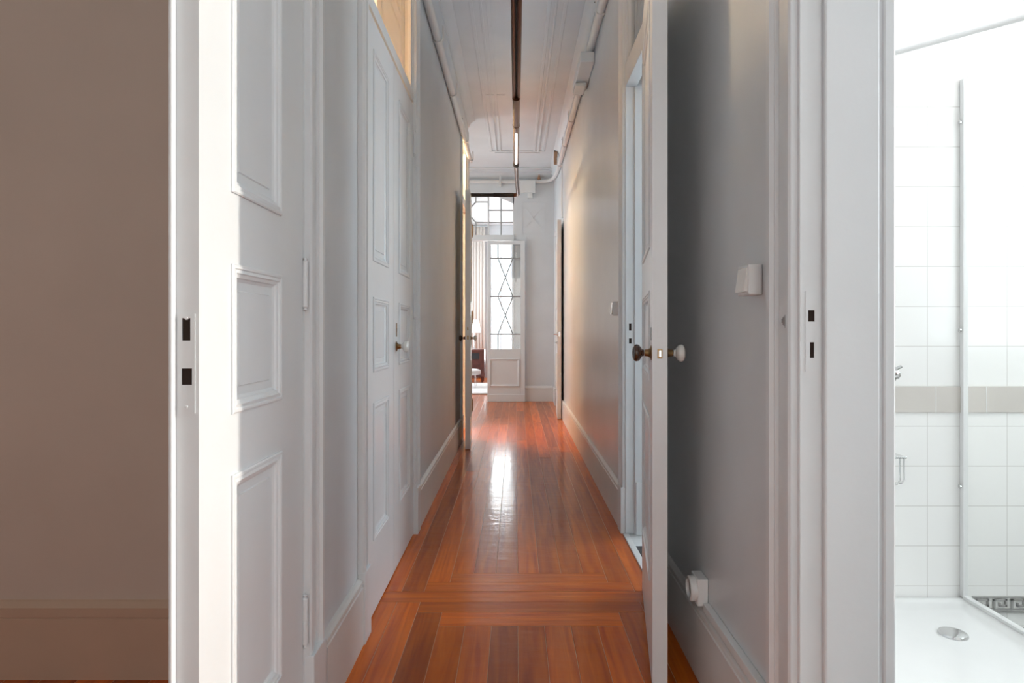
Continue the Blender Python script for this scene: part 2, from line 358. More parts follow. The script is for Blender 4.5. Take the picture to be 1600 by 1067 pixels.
# ---------------------------------------------------------------- door frames
CAS = [(0, 0), (0, 0.016), (0.006, 0.020), (0.022, 0.020), (0.027, 0.013), (0.032, 0.013), (0.036, 0.010), (0.070, 0.010), (0.074, 0.017), (0.080, 0.017), (0.086, 0.026), (0.102, 0.026), (0.110, 0.018), (0.110, 0)]
def frame(n, x, s, y0, y1, ztop, bar=None, label=None, lining=0.20, w=1.0, stop=True, hh=None):
    """s: +1 wall on the left (faces +x), -1 wall on the right. y0,y1 = clear opening between jambs"""
    m = MB(); J = 0.035; back = x - s*lining
    front = x + s*0.002
    # jambs
    for a, b in ((y0-J, y0), (y1, y1+J)):
        m.box(front, x-s*0.047, a, b, 0, ztop+J, bev=0.002)
    for a, b in ((y0-J, y0+0.015), (y1-0.015, y1+J)):
        m.box(x-s*0.047, back+s*0.035, a, b, 0, ztop+J, bev=0.004)
        m.box(back+s*0.035, back+s*0.028, a+(0.006 if a > y0 else 0), b-(0.006 if a < y0 else 0), 0, ztop+J)
        m.box(back+s*0.028, back, a, b, 0, ztop+J, bev=0.005)
    m.box(front, back, y0-J, y1+J, ztop, ztop+J, bev=0.002)
    m.box(x-s*0.047, back, y0, y1, ztop-0.015, ztop)
    # casings : stepped profile
    cz = ztop + 0.012
    for yy, d in ((y0-0.012, -1), (y1+0.012, 1)):
        m.prism([(x+s*h, yy+d*q*w) for q, h in CAS], 0, cz, 'z')
    W2 = 0.110*w
    m.prism([(x+s*h, cz+q*w) for q, h in CAS], y0-0.012-W2, y1+0.012+W2, 'y')
    for yy, d in ((y0-0.012, -1), (y1+0.012, 1)):   # plinth block
        m.box(x, x+s*0.028, yy-d*0.003, yy+d*(W2+0.002), 0, 0.262, bev=0.003)
    o = m.build('trim_%d' % n, 'gloss', smooth=False); struct(o, label)
    return o
f1 = frame(5, XL, 1, 0.595, 1.735, 3.25, label='painted frame of the near left double door')
f2 = frame(6, XL, 1, 2.448, 3.595, 3.25, label='painted frame of the left double door with amber transom', w=0.88)
f3 = frame(7, XL, 1, 6.755, 7.505, 3.25, label='painted frame of the far left doorway', w=0.9)
f4 = frame(8, XR, -1, 0.475, 1.394, 2.52, label='painted frame of the bathroom doorway', w=1.12)
f5 = frame(9, XR, -1, 2.838, 3.605, 3.25, label='painted frame of the kitchen doorway')
f6 = frame(10, XR, -1, 9.03, 9.73, 2.56, label='painted frame of the far right doorway')
# transoms
def transom(n, x, s, y0, y1, z0, z1, label, zb=2.43, mull=(), gx=0.024):
    e = struct(world_empty('window_%d' % n, (x, (y0+y1)/2, z0)), label)
    m = MB(); m.box(x+s*0.004, x-s*0.06, y0, y1, zb, z0-0.012, bev=0.003); m.box(x-s*0.006, x-s*0.05, y0, y1, z0-0.02, z0, bev=0.002)
    m.build('transom_bar', 'gloss', e)
    m = MB(); t_ = 0.022
    m.box(x-s*0.008, x-s*0.04, y0, y0+t_, z0, z1); m.box(x-s*0.008, x-s*0.04, y1-t_, y1, z0, z1)
    m.box(x-s*0.008, x-s*0.04, y0, y1, z1-t_, z1); m.box(x-s*0.012, x-s*0.04, y0, y1, z0, z0+0.006)
    for q in mull: m.box(x-s*0.012, x-s*0.036, q-0.01, q+0.01, z0, z1)
    m.build('window_frame', 'gloss', e)
    MB().box(x-s*gx, x-s*(gx+0.004), y0+t_, y1-t_, z0+0.006, z1-t_).build('pane', 'glass', e)
transom(1, XL, 1, 2.45, 3.593, 2.50, 3.235, 'transom glowing amber over the left double door')
transom(2, XL, 1, 6.757, 7.503, 2.63, 3.235, 'transom glowing amber over the far left doorway', zb=2.53)
transom(3, XR, -1, 2.84, 3.603, 2.66, 3.235, 'grey transom over the kitchen doorway', zb=2.52)
# kitchen side of that transom is blind
struct(box('trim_11', 'gloss', XR+0.10, XR+0.13, 2.85, 3.59, 2.52, 3.24), 'blind behind the kitchen transom')

# ---------------------------------------------------------------- door leaves
PANELS = ((0.30, 0.856), (0.98, 1.285), (1.43, 2.285))
PROF = [(0, 0), (0.0, 0.004), (0.003, 0.006), (0.008, 0.006), (0.010, 0.003), (0.017, 0.005), (0.019, 0.001), (0.026, -0.001), (0.028, -0.006), (0.034, -0.009), (0.052, -0.009), (0.054, -0.006), (0.062, -0.006)]
def leaf_mesh(w, h, t, panels=PANELS, stile=0.13, stile2=None, z0=0.006, depth_sides=(1, -1)):
    """local: x 0..w from hinge, y -t/2..t/2, z up"""
    m = MB(); s2 = stile if stile2 is None else stile2; us = [0, stile, w-s2, w]
    vs = [z0]
    for a, b in panels: vs += [a, b]
    vs.append(h)
    for side in depth_sides:
        P = lambda u, v, k, side=side: (u, side*(t/2+k), v)
        for i in range(3):
            for j in range(len(vs)-1):
                if i == 1 and j % 2 == 1: continue
                m.face([P(us[i], vs[j], 0), P(us[i+1], vs[j], 0), P(us[i+1], vs[j+1], 0), P(us[i], vs[j+1], 0)])
        for a, b in panels: m.ring(P, (stile, w-s2, a, b), PROF)
    t2 = t/2
    for u in (0, w): m.face([(u, -t2, z0), (u, t2, z0), (u, t2, h), (u, -t2, h)])
    for v in (z0, h): m.face([(0, -t2, v), (w, -t2, v), (w, t2, v), (0, t2, v)])
    bmesh.ops.remove_doubles(m.bm, verts=m.bm.verts, dist=0.0002)
    return m
def hinge(parent, x, y, zc, L=0.146, r=0.0075, mat='gloss'):
    m = MB()
    m.lathe([(0, 0.002), (0.003, r*0.8), (0.008, r*0.5), (0.012, r), (L/2-0.001, r), (L/2-0.001, r*0.82), (L/2+0.001, r*0.82), (L/2+0.001, r), (L-0.012, r), (L-0.008, r*0.5), (L-0.003, r*0.8), (L, 0.002)], (x, y, zc-L/2), (0, 0, 1), 14)
    return m.build('hinge', mat, parent, smooth=True)
KNOB = [(0, 0.024), (0.003, 0.024), (0.006, 0.018), (0.010, 0.012), (0.024, 0.0105), (0.030, 0.012), (0.034, 0.019), (0.040, 0.0265), (0.048, 0.0285), (0.055, 0.026), (0.060, 0.018), (0.062, 0.004)]
def knob(parent, x, y, z, dy, mat, neckmat='brass'):
    k = MB().lathe([p for p in KNOB if p[0] >= 0.022], (x, y, z), (0, dy, 0), 30).build('knob', mat, parent, smooth=True)
    MB().lathe([(0, 0.024), (0.002, 0.024), (0.004, 0.017), (0.010, 0.012), (0.0225, 0.0108)], (x, y, z), (0, dy, 0), 24).build('rosette', neckmat, k, smooth=True)
    return k
def plate(parent, x, nx, yc, w, z0, z1, holes, mat='gloss', name='strike_plate'):
    """lock plate on a vertical edge, real openings with dark boxes behind that paint in the shade; edge plane at x, facing nx along x"""
    m = MB(); th = 0.0022
    zs = [z0]
    cur = z0
    for (ya, yb, za, zb) in sorted(holes, key=lambda q: q[2]):
        m.box(x, x+nx*th, yc-w/2, yc+w/2, cur, za)
        m.box(x, x+nx*th, yc-w/2, yc+ya, za, zb); m.box(x, x+nx*th, yc+yb, yc+w/2, za, zb)
        cur = zb
    m.box(x, x+nx*th, yc-w/2, yc+w/2, cur, z1)
    for zz in (z0+0.012, z1-0.008): m.lathe([(0, 0.0035), (0.0035, 0.003), (0.004, 0.001)], (x, yc, zz), (nx, 0, 0), 10)
    p = m.build(name, mat, parent)
    m = MB()
    for (ya, yb, za, zb) in holes: m.box(x-nx*0.004, x+nx*0.0004, yc+ya, yc+yb, za, zb)
    m.build('keeper_hole_shade', 'hole_shade', p)
    return p
def leaf(n, hinge_xy, lock_xy, h, t, label, offset_side=0, **k):
    a = Vector(hinge_xy); b = Vector(lock_xy); d = b-a
    e = struct(empty('door_%d' % n, (a.x, a.y, 0), math.atan2(d.y, d.x)), label)
    w = d.length
    leaf_mesh(w, h, t, **k).build('door_leaf', 'gloss', e)
    return e, w
# local +y = left of the direction hinge->lock
T = 0.045
# door 1 : near left, fixed leaf (hinge 1.73 -> lock 1.163), front face x=-.576; direction -y so local +y = +x
e, w = leaf(1, (-0.5985, 1.73), (-0.5985, 1.163), 2.42, T, 'closed half of the near left double door, sun on its front edge', stile=0.163, stile2=0.13)
for z in (2.225, 1.275, 0.363): hinge(e, -0.002, T/2+0.006, z)
MB().box(w, w+0.016, -T/2-0.002, -T/2+0.004, 0.006, 2.42, bev=0.0015).build('rebate_lip', 'gloss', e)
plate(e, w, 1, 0.001, 0.030, 0.999, 1.180, [(-0.008, 0.007, 1.131, 1.172), (-0.009, 0.010, 1.051, 1.081)])
# door 2, 3 : mid left pair
e, w = leaf(2, (-0.5985, 2.452), (-0.5985, 3.016), 2.41, T, 'closed nearer half of the left double door under the amber transom')
for z in (2.225, 1.285, 0.36): hinge(e, -0.002, -T/2-0.006, z)
e, w = leaf(3, (-0.5985, 3.591), (-0.5985, 3.022), 2.41, T, 'closed farther half of the left double door, with the white knob')
for z in (2.20, 1.285, 0.36): hinge(e, -0.002, T/2+0.006, z)
knob(e, w-0.065, T/2, 1.072, 1, 'porcelain')
m = MB(); m.box(w-0.075, w-0.055, T/2, T/2+0.002, 1.12, 1.185, bev=0.0008); es = m.build('escutcheon', 'brass', e)
MB().box(w-0.067, w-0.063, T/2+0.0015, T/2+0.0026, 1.14, 1.16).build('keyhole_shade', 'hole_shade', es)
struct(box('trim_12', 'wood_red', -0.632, -0.626, 3.010, 3.028, 0.006, 2.41), 'dark strip put in for the shade between the two closed leaves')  # dark colour gives the gap between the leaves its shade
# door 4 : open leaf on the right
hx, hy, lx, ly = 0.5835, 2.838, 0.4575, 2.032
e, w = leaf(4, (hx, hy), (lx, ly), 2.50, 0.047, 'white panelled kitchen door swung open into the corridor', stile=0.135)
t4 = 0.047
# direction mostly -y : local +y = +x side (towards wall)
knob(e, w-0.062, -t4/2, 1.076, -1, 'knobwood'); knob(e, w-0.062, t4/2, 1.076, 1, 'porcelain')
m = MB(); m.box(w, w+0.0015, -0.007, 0.0065, 1.128, 1.170, bev=0.0005); m.build('bolt_plate', 'gloss', e)
m = MB(); m.box(w, w+0.0018, -0.008, 0.008, 1.060, 1.090, bev=0.0008); fo = m.build('latch_plate', 'brass', e)
MB().box(w+0.0018, w+0.007, -0.004, 0.005, 1.064, 1.087, bev=0.002).build('latch_bolt', 'chrome', fo)
m = MB(); m.box(w-0.072, w-0.052, -t4/2-0.002, -t4/2, 1.117, 1.160, bev=0.0008); m.build('escutcheon', 'lead', e)
for z in (2.2, 1.285, 0.36): hinge(e, -0.004, t4/2+0.004, z)
# door 5 : far left leaf swung back
hx, hy, lx, ly = -0.492, 6.752, -0.4625, 6.155
e, w = leaf(5, (hx, hy), (lx, ly), 2.50, 0.050, 'narrow white door leaf swung open at the far left doorway', stile=0.14)
knob(e, w-0.06, 0.025, 1.075, 1, 'porcelain'); knob(e, w-0.06, -0.025, 1.075, -1, 'knobwood')
for z in (2.2, 1.285, 0.36): hinge(e, -0.006, 0.03, z, r=0.01, mat='brass')
MB().box(w, w+0.002, -0.008, 0.008, 1.06, 1.10).build('latch_plate', 'brass', e)
MB().box(w, w+0.002, -0.005, 0.005, 1.15, 1.18).build('bolt_plate', 'brass', e)
# door 6 : far right leaf
hx, hy, lx, ly = 0.592, 9.03, 0.562, 8.28
e, w = leaf(6, (hx, hy), (lx, ly), 2.58, 0.050, 'white door leaf with lever handle folded back at the far right doorway', stile=0.14)
for s in (-1, 1):
    m = MB()
    if s < 0:
        m.lathe([(0, 0.024), (0.006, 0.024), (0.008, 0.009), (0.045, 0.009)], (w-0.055, -0.025, 1.10), (0, -1, 0), 18)
        m.tube([(w-0.055, -0.066, 1.10), (w-0.09, -0.068, 1.10), (w-0.17, -0.066, 1.10)], 0.0085, 12)
        m.build('lever_handle', 'chrome', e, smooth=True)
        MB().lathe([(0, 0.02), (0.008, 0.02), (0.010, 0.008), (0.03, 0.010)], (w-0.055, -0.025, 0.99), (0, -1, 0), 16).build('thumb_turn', 'chrome', e, smooth=True)
MB().box(w, w+0.002, -0.008, 0.008, 1.07, 1.13).build('latch_plate', 'chrome', e)
# strike plates on bathroom and kitchen jambs (far jambs facing the viewer)
def jamb_strike(trim, y, xc, z0, z1, holes, wd=0.03, mat='gloss'):
    m = MB(); th = 0.0018; cur = z0
    for (xa, xb, za, zb) in sorted(holes, key=lambda q: q[2]):
        m.box(xc-wd/2, xc+wd/2, y-th, y, cur, za); m.box(xc-wd/2, xc+xa, y-th, y, za, zb); m.box(xc+xb, xc+wd/2, y-th, y, za, zb); cur = zb
    m.box(xc-wd/2, xc+wd/2, y-th, y, cur, z1)
    p = m.build('strike_plate', mat); p.parent = trim
    m = MB()
    for (xa, xb, za, zb) in holes: m.box(xc+xa, xc+xb, y-0.0006, y+0.004, za, zb)
    q = m.build('keeper_hole_shade', 'hole_shade'); q.parent = p
jamb_strike(f4, 1.394, 0.644, 1.06, 1.235, [(-0.008, 0.006, 1.169, 1.194), (-0.004, 0.005, 1.090, 1.124)], 0.028)
jamb_strike(f5, 3.605, 0.643, 1.02, 1.23, [(-0.006, 0.008, 1.148, 1.188), (-0.006, 0.009, 1.075, 1.105)], 0.030)
mm = MB()
for k in range(4): mm.box(0.602-0.002, 0.602, 1.425+k*0.006, 1.428+k*0.006, 1.155+0.004*k, 1.185-0.003*k)
q = mm.build('worn_paint_chip', 'lead'); q.parent = f4
# plinth in the kitchen reveal
struct(MB().box(XR+0.052, XR+0.19, 3.575, 3.592, 0.004, 0.30, bev=0.003).build('trim_13', 'gloss'), 'low plinth inside the kitchen doorway')

# ---------------------------------------------------------------- end wall doors and transom
o = struct(world_empty('window_4', (-0.6, YE, 2.62)), 'leaded transom over the end doorway')
m = MB()
yA, yB = YE+0.01, YE+0.07
m.box(-1.22, -0.03, yA-0.03, yB, 2.60, 2.69, bev=0.004); m.box(-0.456, -0.432, yA, yB, 2.69, 3.33)
m.box(-1.22, -1.19, yA, yB, 2.69, 3.33); m.box(-0.045, -0.03, yA, yB, 2.69, 3.33); m.box(-1.22, -0.03, yA, yB, 3.31, 3.33)
arc = [(-0.03, 3.33), (-0.36, 3.33)] + [(-0.36+0.33*k/8, 3.32-0.12*(k/8)**1.5) for k in range(9)]
m.prism(arc, yA, yB, 'y')
m.build('window_frame', 'gloss', o)
m = MB(); r = 0.006; yy = YE+0.04
def ln(mb, a, b, r=0.010, yy=yy): mb.tube([(a[0], yy, a[1]), (b[0], yy, b[1])], r, 8)
ln(m, (-0.24, 2.69), (-0.24, 3.30), 0.010); ln(m, (-0.432, 2.90), (-0.045, 2.90), 0.010); ln(m, (-0.432, 3.10), (-0.045, 3.10), 0.010)
for s in (-1, 1):
    X0 = -0.80; a = X0+s*0.15; b = -0.456 if s > 0 else -1.19
    ln(m, (b, 3.235), (a, 3.235)); ln(m, (b, 2.90), (a, 2.90)); ln(m, (a, 3.235), (a, 3.31)); ln(m, (a, 2.90), (a, 2.69))
    ln(m, (a, 3.235), (X0-s*0.13, 2.92)); ln(m, (a, 2.90), (X0-s*0.13, 3.215))
m.build('glazing_bars', 'lead', o)
MB().box(-1.19, -0.045, YE+0.044, YE+0.048, 2.69, 3.31).build('pane', 'glass', o)
# jamb lining of the opening
m = MB(); m.box(-0.06, -0.03, YE-0.015, YE+0.16, 0, 2.60, bev=0.003); m.box(-1.22, -1.19, YE-0.015, YE+0.16, 0, 2.60, bev=0.003)
struct(m.build('trim_14', 'gloss'), 'frame of the end doorway')
# leaded leaf
lx0, lx1, ly_, lt = -0.458, 0.148, YE-0.05, 0.042
o = struct(world_empty('door_7', (lx1, ly_, 0)), 'white glazed door leaf with leaded lozenges at the far end')
gx0, gx1, gz0, gz1 = -0.412, 0.075, 0.85, 2.53
m = MB()
m.box(lx0, gx0, ly_-lt/2, ly_+lt/2, 0.002, 2.59, bev=0.003); m.box(gx1, lx1, ly_-lt/2, ly_+lt/2, 0.002, 2.59, bev=0.003)
m.box(gx0, gx1, ly_-lt/2, ly_+lt/2, gz1, 2.59, bev=0.003); m.box(gx0, gx1, ly_-lt/2, ly_+lt/2, 0.002, gz0, bev=0.003)
Pf = lambda u, v, k: (u, ly_-lt/2-k, v)
m.ring(Pf, (-0.425, 0.06, 0.245, 0.695), [(0, 0), (0, 0.012), (0.012, 0.016), (0.022, 0.010), (0.026, 0.006), (0.036, 0.006), (0.040, 0.001), (0.05, 0.001)])
m.box(lx0, lx1, ly_-lt/2-0.012, ly_, 0.002, 0.12, bev=0.004)
m.build('door_leaf', 'gloss', o)
m = MB(); cx = (gx0+gx1)/2; A, B = cx-0.12, cx+0.12; yl = ly_
zz = (2.31, 1.694, 1.088)
for z in zz: ln(m, (gx0, z), (gx1, z), 0.010, yl)
for x in (A, B): ln(m, (x, 2.31), (x, gz1), 0.009, yl); ln(m, (x, gz0), (x, 1.088), 0.009, yl)
for zt, zb in ((2.31, 1.694), (1.694, 1.088)):
    ln(m, (A, zt), (B, zb), 0.009, yl); ln(m, (B, zt), (A, zb), 0.009, yl)
m.build('glazing_bars', 'lead', o)
MB().box(gx0, gx1, yl-0.002, yl+0.002, gz0, gz1).build('pane', 'glass', o)
# faint blind transom relief on the end wall
m = MB(); yw = YE-0.0045
def strip(a, b, w=0.012):
    a = Vector((a[0], 0, a[1])); b = Vector((b[0], 0, b[1])); d = (b-a).normalized(); nn = Vector((-d.z, 0, d.x))*w/2
    m.prism([((a+nn).x, (a+nn).z), ((b+nn).x, (b+nn).z), ((b-nn).x, (b-nn).z), ((a-nn).x, (a-nn).z)], yw, YE, 'y')
rx0, rx1, rz0, rz1 = 0.10, 0.47, 2.72, 3.22
for a, b in (((rx0, rz0), (rx1, rz0)), ((rx0, rz1), (rx1, rz1)), ((rx0, rz0), (rx0, rz1)), ((rx1, rz0), (rx1, rz1)),
             ((0.17, 2.82), (0.40, 3.12)), ((0.40, 2.82), (0.17, 3.12)), ((0.17, 3.12), (rx0, 3.12)), ((0.40, 3.12), (rx1, 3.12)), ((0.17, 2.82), (rx0, 2.82)), ((0.40, 2.82), (rx1, 2.82))):
    strip(a, b)
struct(m.build('trim_15', 'wall'), 'faint painted-over transom relief on the end wall')

# windows out of frame that let the daylight in; back and hall ones added as fill
def win_x(n, x, y0, y1, z0, z1):     # in a wall running in depth
    e = struct(world_empty('window_%d' % n, (x, (y0+y1)/2, z0)))
    m = MB(); f = 0.04
    m.box(x-0.03, x+0.03, y0, y0+f, z0, z1); m.box(x-0.03, x+0.03, y1-f, y1, z0, z1); m.box(x-0.03, x+0.03, y0, y1, z0, z0+f); m.box(x-0.03, x+0.03, y0, y1, z1-f, z1)
    m.build('window_frame', 'gloss', e); MB().box(x-0.003, x+0.003, y0+f, y1-f, z0+f, z1-f).build('pane', 'glass', e)
def win_y(n, y, x0, x1, z0, z1, bars=()):
    e = struct(world_empty('window_%d' % n, ((x0+x1)/2, y, z0)))
    m = MB(); f = 0.03
    m.box(x0, x0+f, y-0.03, y+0.03, z0, z1); m.box(x1-f, x1, y-0.03, y+0.03, z0, z1); m.box(x0, x1, y-0.03, y+0.03, z0, z0+f); m.box(x0, x1, y-0.03, y+0.03, z1-f, z1)
    for z in bars: m.box(x0, x1, y-0.015, y+0.015, z-0.012, z+0.012)
    if bars: m.box((x0+x1)/2-0.012, (x0+x1)/2+0.012, y-0.015, y+0.015, z0, z1)
    m.build('window_frame', 'gloss', e); MB().box(x0+f, x1-f, y-0.003, y+0.003, z0+f, z1-f).build('pane', 'glass', e)
win_y(5, 15.57, -0.62, -0.10, 0.30, 3.35, (2.16,))
win_x(6, 3.28, -0.2, 2.1, 1.0, 2.75); win_x(7, 3.57, 3.85, 4.9, 0.9, 2.9); win_y(8, -2.68, -0.48, 0.52, 0.4, 3.1)
win_x(9, -3.03, 11.5, 14.5, 0.7, 3.3); win_x(10, -2.58, 8.2, 10.0, 0.9, 3.1); win_y(11, -1.28, -3.2, -1.6, 0.9, 2.7)

# ---------------------------------------------------------------- pipes, lamp, boxes up high
def pipe_thing(name, pts, r, label, cat, clips, side, group=None):
    root = tag(world_empty(name, tuple(pts[0])), label, cat, group)
    MB().tube(pts, r, 18).build('pipe', 'pipe', root, smooth=True)
    for (y, x, z) in clips:
        m = MB(); R = r+0.006; P = []
        for k in range(15):
            a = PI*1.0 + (PI*1.0)*k/14      # under the pipe
            P.append((x - side*0 + R*math.cos(a), y, z + R*math.sin(a)))
        wallx = x + side*(R+0.004); 
        if side > 0: P = [(wallx-side*0.002, y, z+0.02)]*0 + P[::-1] 
        P += [(P[-1][0], y, z+0.05), (P[-1][0], y, z+0.085)]
        for a, b in zip(P, P[1:]):
            d = Vector(b)-Vector(a)
            m.prism([(a[0], a[2]), (b[0], b[2]), (b[0]+(0.009 if abs(d.z) > abs(d.x) else 0), b[2]+(0.009 if abs(d.z) <= abs(d.x) else 0)), (a[0]+(0.009 if abs(d.z) > abs(d.x) else 0), a[2]+(0.009 if abs(d.z) <= abs(d.x) else 0))], y-0.016, y+0.016, 'y')
        m.box(x+side*R*0.6, x+side*(R+0.02), y-0.014, y+0.014, z-0.012, z+0.012)
        clip = m.build('pipe_clip', 'pipe', root)
        MB().lathe([(0, 0.005), (0.003, 0.005), (0.004, 0.002)], (x-side*(R+0.003), y, z+0.06), (-side, 0, 0), 8).build('screw', 'slot', clip)
    return root
lz = 1.15+2.035
pipe_thing('wall_pipe', [(-0.546, -2.55, lz), (-0.546, 2, lz), (-0.546, 7.70, lz)], 0.027, 'white painted pipe running high along the left corridor wall', 'pipe',
           [(1.4, -0.546, lz), (4.47, -0.546, lz), (5.5, -0.546, lz), (6.85, -0.546, lz), (7.6, -0.546, lz)], -1)
rz = 1.15+2.22
rpts = [(0.588, -2.55, rz), (0.588, 4.4, rz), (0.588, 8.0, rz), (0.588, 8.9, rz+0.02), (0.588, 9.6, rz+0.09), (0.586, 10.0, rz+0.155), (0.57, 10.2, rz+0.18), (0.53, 10.29, rz+0.185), (0.47, 10.32, rz+0.18), (0.30, 10.32, rz+0.18), (-0.5, 10.32, rz+0.18), (-2.4, 10.32, rz+0.18)]
pipe_thing('wall_pipe', rpts, 0.029, 'white painted pipe along the right wall that turns across the end wall', 'pipe',
           [(2.2, 0.588, rz), (4.45, 0.588, rz), (5.35, 0.588, rz), (6.75, 0.588, rz), (7.65, 0.588, rz), (8.6, 0.588, rz+0.012)], 1)
# alarm box on the right pipe
root = tag(world_empty('sensor_box', (0.56, 5.1, rz-0.10)), 'small white box hanging under the right wall pipe beside its clip', 'sensor')
MB().box(0.505, 0.618, 5.02, 5.62, rz-0.115, rz-0.031, bev=0.008).build('housing', 'plastic', root)
MB().box(0.500, 0.600, 5.42, 5.64, rz-0.150, rz-0.1155, bev=0.012).build('front_cover', 'porcelain', root)
# junction box on end wall
root = tag(world_empty('junction_box', (0.20, 10.3, 3.36)), 'square white junction box at the top of the end wall', 'box')
MB().box(0.075, 0.315, 10.27, 10.30, 3.36, 3.56, bev=0.006).build('cover', 'plastic', root)
MB().box(0.085, 0.305, 10.30, 10.36, 3.37, 3.55).build('back_box', 'plastic', root)
MB().box(0.19, 0.27, 10.30, 10.36, 3.28, 3.37, bev=0.004).build('cable_entry', 'plastic', root)
# brown things on the ceiling near the end
root = tag(world_empty('smoke_detector', (0.57, 8.9, 3.60)), 'brown detector fixed on the ceiling at the end of the right pipe', 'detector')
MB().box(0.535, 0.585, 8.98, 9.06, ZC-0.20, ZC-0.03, bev=0.01).build('housing', 'terracotta', root)
MB().box(0.54, 0.58, 8.99, 9.05, ZC-0.03, ZC, bev=0.002).build('mount', 'slot', root)
root = tag(world_empty('pipe_valve', (0.37, 10.30, 3.58)), 'small brown cone fitting on top of the end wall pipe', 'fitting')
MB().lathe([(0, 0.028), (0.03, 0.024), (0.06, 0.012), (0.10, 0.007), (0.105, 0.002)], (0.375, 10.32, rz+0.209), (0, 0, 1), 14).build('cone', 'terracotta', root, smooth=True)
root = tag(world_empty('pipe_hanger', (-0.25, 10.3, 3.5)), 'white clamp holding the pipe over the leaded transom', 'clamp')
MB().box(-0.275, -0.235, 10.285, 10.36, rz+0.10, rz+0.15, bev=0.003).build('foot', 'pipe', root)
MB().box(-0.27, -0.24, 10.282, 10.29, rz+0.10, rz+0.26, bev=0.002).build('strap', 'pipe', root)
# cable down to the far right door
root = tag(world_empty('door_cable', (0.60, 8.2, 3.3)), 'thin white cable dropping down the right wall by the folded door', 'cable')
MB().tube([(0.607, 8.45, 3.34), (0.607, 8.40, 3.1), (0.604, 8.42, 2.85), (0.608, 8.4, 2.62)], 0.008, 8).build('cable', 'plastic', root, smooth=True)

# copper tube lamp
TZ = 1.15+1.735; TX = 0.003; R = 0.0285
root = tag(world_empty('tube_lamp', (TX, 3.0, TZ)), 'long dark copper tube light hung down the middle of the corridor', 'lamp')
def ysec(y0, y1, r, mat, name, flange=0, x=TX):
    m = MB(); m.lathe([(0, r), (y1-y0, r)], (x, y0, TZ), (0, 1, 0), 24)
    return m.build(name, mat, root, smooth=True)
# slotted track : two rounded rails with a dark slot underneath
for s in (-1, 1):
    MB().tube([(TX+s*0.0175, -2.4, TZ), (TX+s*0.0175, 4.76, TZ)], 0.013, 16).build('track_rail', 'copper', root, smooth=True)
MB().box(TX-0.018, TX+0.018, -2.4, 4.76, TZ-0.004, TZ+0.016).build('track_slot', 'slot', root)
M['added_uplight'] = emit('added_uplight_glow', (0.66, 0.85, 1), 13)
MB().box(TX-0.010, TX+0.010, -2.35, 6.55, TZ+0.031, TZ+0.0325).build('added_uplight_strip', 'added_uplight', root)  # unseen glowing strip, added to light the ceiling evenly
MB().box(TX-0.012, TX+0.012, -2.38, 6.58, TZ+0.012, TZ+0.031).build('added_uplight_channel', 'copper', root)  # unseen channel that carries the added strip
ysec(4.76, 4.80, 0.031, 'copper', 'collar'); ysec(4.80, 5.40, 0.0285, 'copper', 'copper_sleeve'); ysec(5.40, 5.43, 0.031, 'copper', 'collar')
ysec(5.43, 6.62, 0.0275, 'copper', 'copper_sleeve')
MB().tube([(TX, 5.56, TZ-0.014), (TX, 6.58, TZ-0.014)], 0.0155, 14).build('diffuser', 'diffuser', root, smooth=True)
ysec(6.60, 6.72, 0.0305, 'slot', 'collar')
MB().tube([(TX, 6.7, TZ), (TX+0.01, 7.5, TZ), (TX+0.025, 8.10, TZ), (TX+0.022, 8.17, TZ), (TX+0.0, 8.2, TZ), (TX-0.03, 8.205, TZ)], 0.024, 20).build('end_tube', 'copper', root, smooth=True)
MB().lathe([(0, 0.024), (0.002, 0.0275), (0.26, 0.0275), (0.262, 0.022), (2.4, 0.022)], (TX-0.03, 8.205, TZ), (-1, 0, 0), 20).build('cross_tube', 'slot', root, smooth=True)
for y in (4.3, 6.66, 7.9):
    MB().tube([(TX, y, TZ+0.02), (TX, y, ZC)], 0.004, 8).build('suspension_rod', 'copper', root)

# ---------------------------------------------------------------- switches, socket, raceway
def switch(y0, y1, zc, hh, label, dep=0.036):
    r_ = tag(world_empty('light_switch', (XR, (y0+y1)/2, zc)), label, 'switch', None)
    MB().box(XR-dep, XR-0.001, y0, y1, zc-hh/2, zc+hh/2, bev=0.003).build('housing', 'plastic', r_)
    m = MB(); ym = (y0+y1)/2; a = 0.008
    m.prism([(y0+a, zc-hh/2+a), (y1-a, zc-hh/2+a), (y1-a, zc+hh/2-a), (y0+a, zc+hh/2-a)], XR-dep-0.001, XR-dep, 'x')
    m.prism([(XR-dep, zc-hh/2+a+0.001), (XR-dep-0.010, zc-hh/2+a+0.001), (XR-dep-0.002, zc+hh/2-a-0.001), (XR-dep, zc+hh/2-a-0.001)], y0+a+0.001, y1-a-0.001, 'y')
    m.build('rocker', 'porcelain', r_)
switch(1.605, 1.685, 1.278, 0.078, 'white rocker switch on the wall next to the bathroom door frame')
switch(3.86, 3.94, 1.283, 0.085, 'white rocker switch beyond the kitchen doorway, past the dark knob', dep=0.032)
root = tag(world_empty('wall_socket', (XR, 2.15, 0.30)), 'white surface socket low on the right wall, just before the open door', 'socket')
MB().box(XR-0.036, XR-0.001, 2.055, 2.135, 0.262, 0.350, bev=0.004).build('back_box', 'plastic', root)
MB().lathe([(0, 0.040), (0.018, 0.040), (0.022, 0.036), (0.022, 0.030), (0.010, 0.028)], (XR-0.034, 2.095, 0.306), (-1, 0, 0), 24).build('socket_ring', 'plastic', root, smooth=True)
MB().lathe([(0, 0.027), (0.001, 0.027)], (XR-0.0445, 2.095, 0.306), (-1, 0, 0), 20).build('socket_recess', 'lead', root)
root = tag(world_empty('cable_raceway', (XR, 1.8, 0.25)), 'white cable duct running along the top of the right baseboard', 'cable duct')
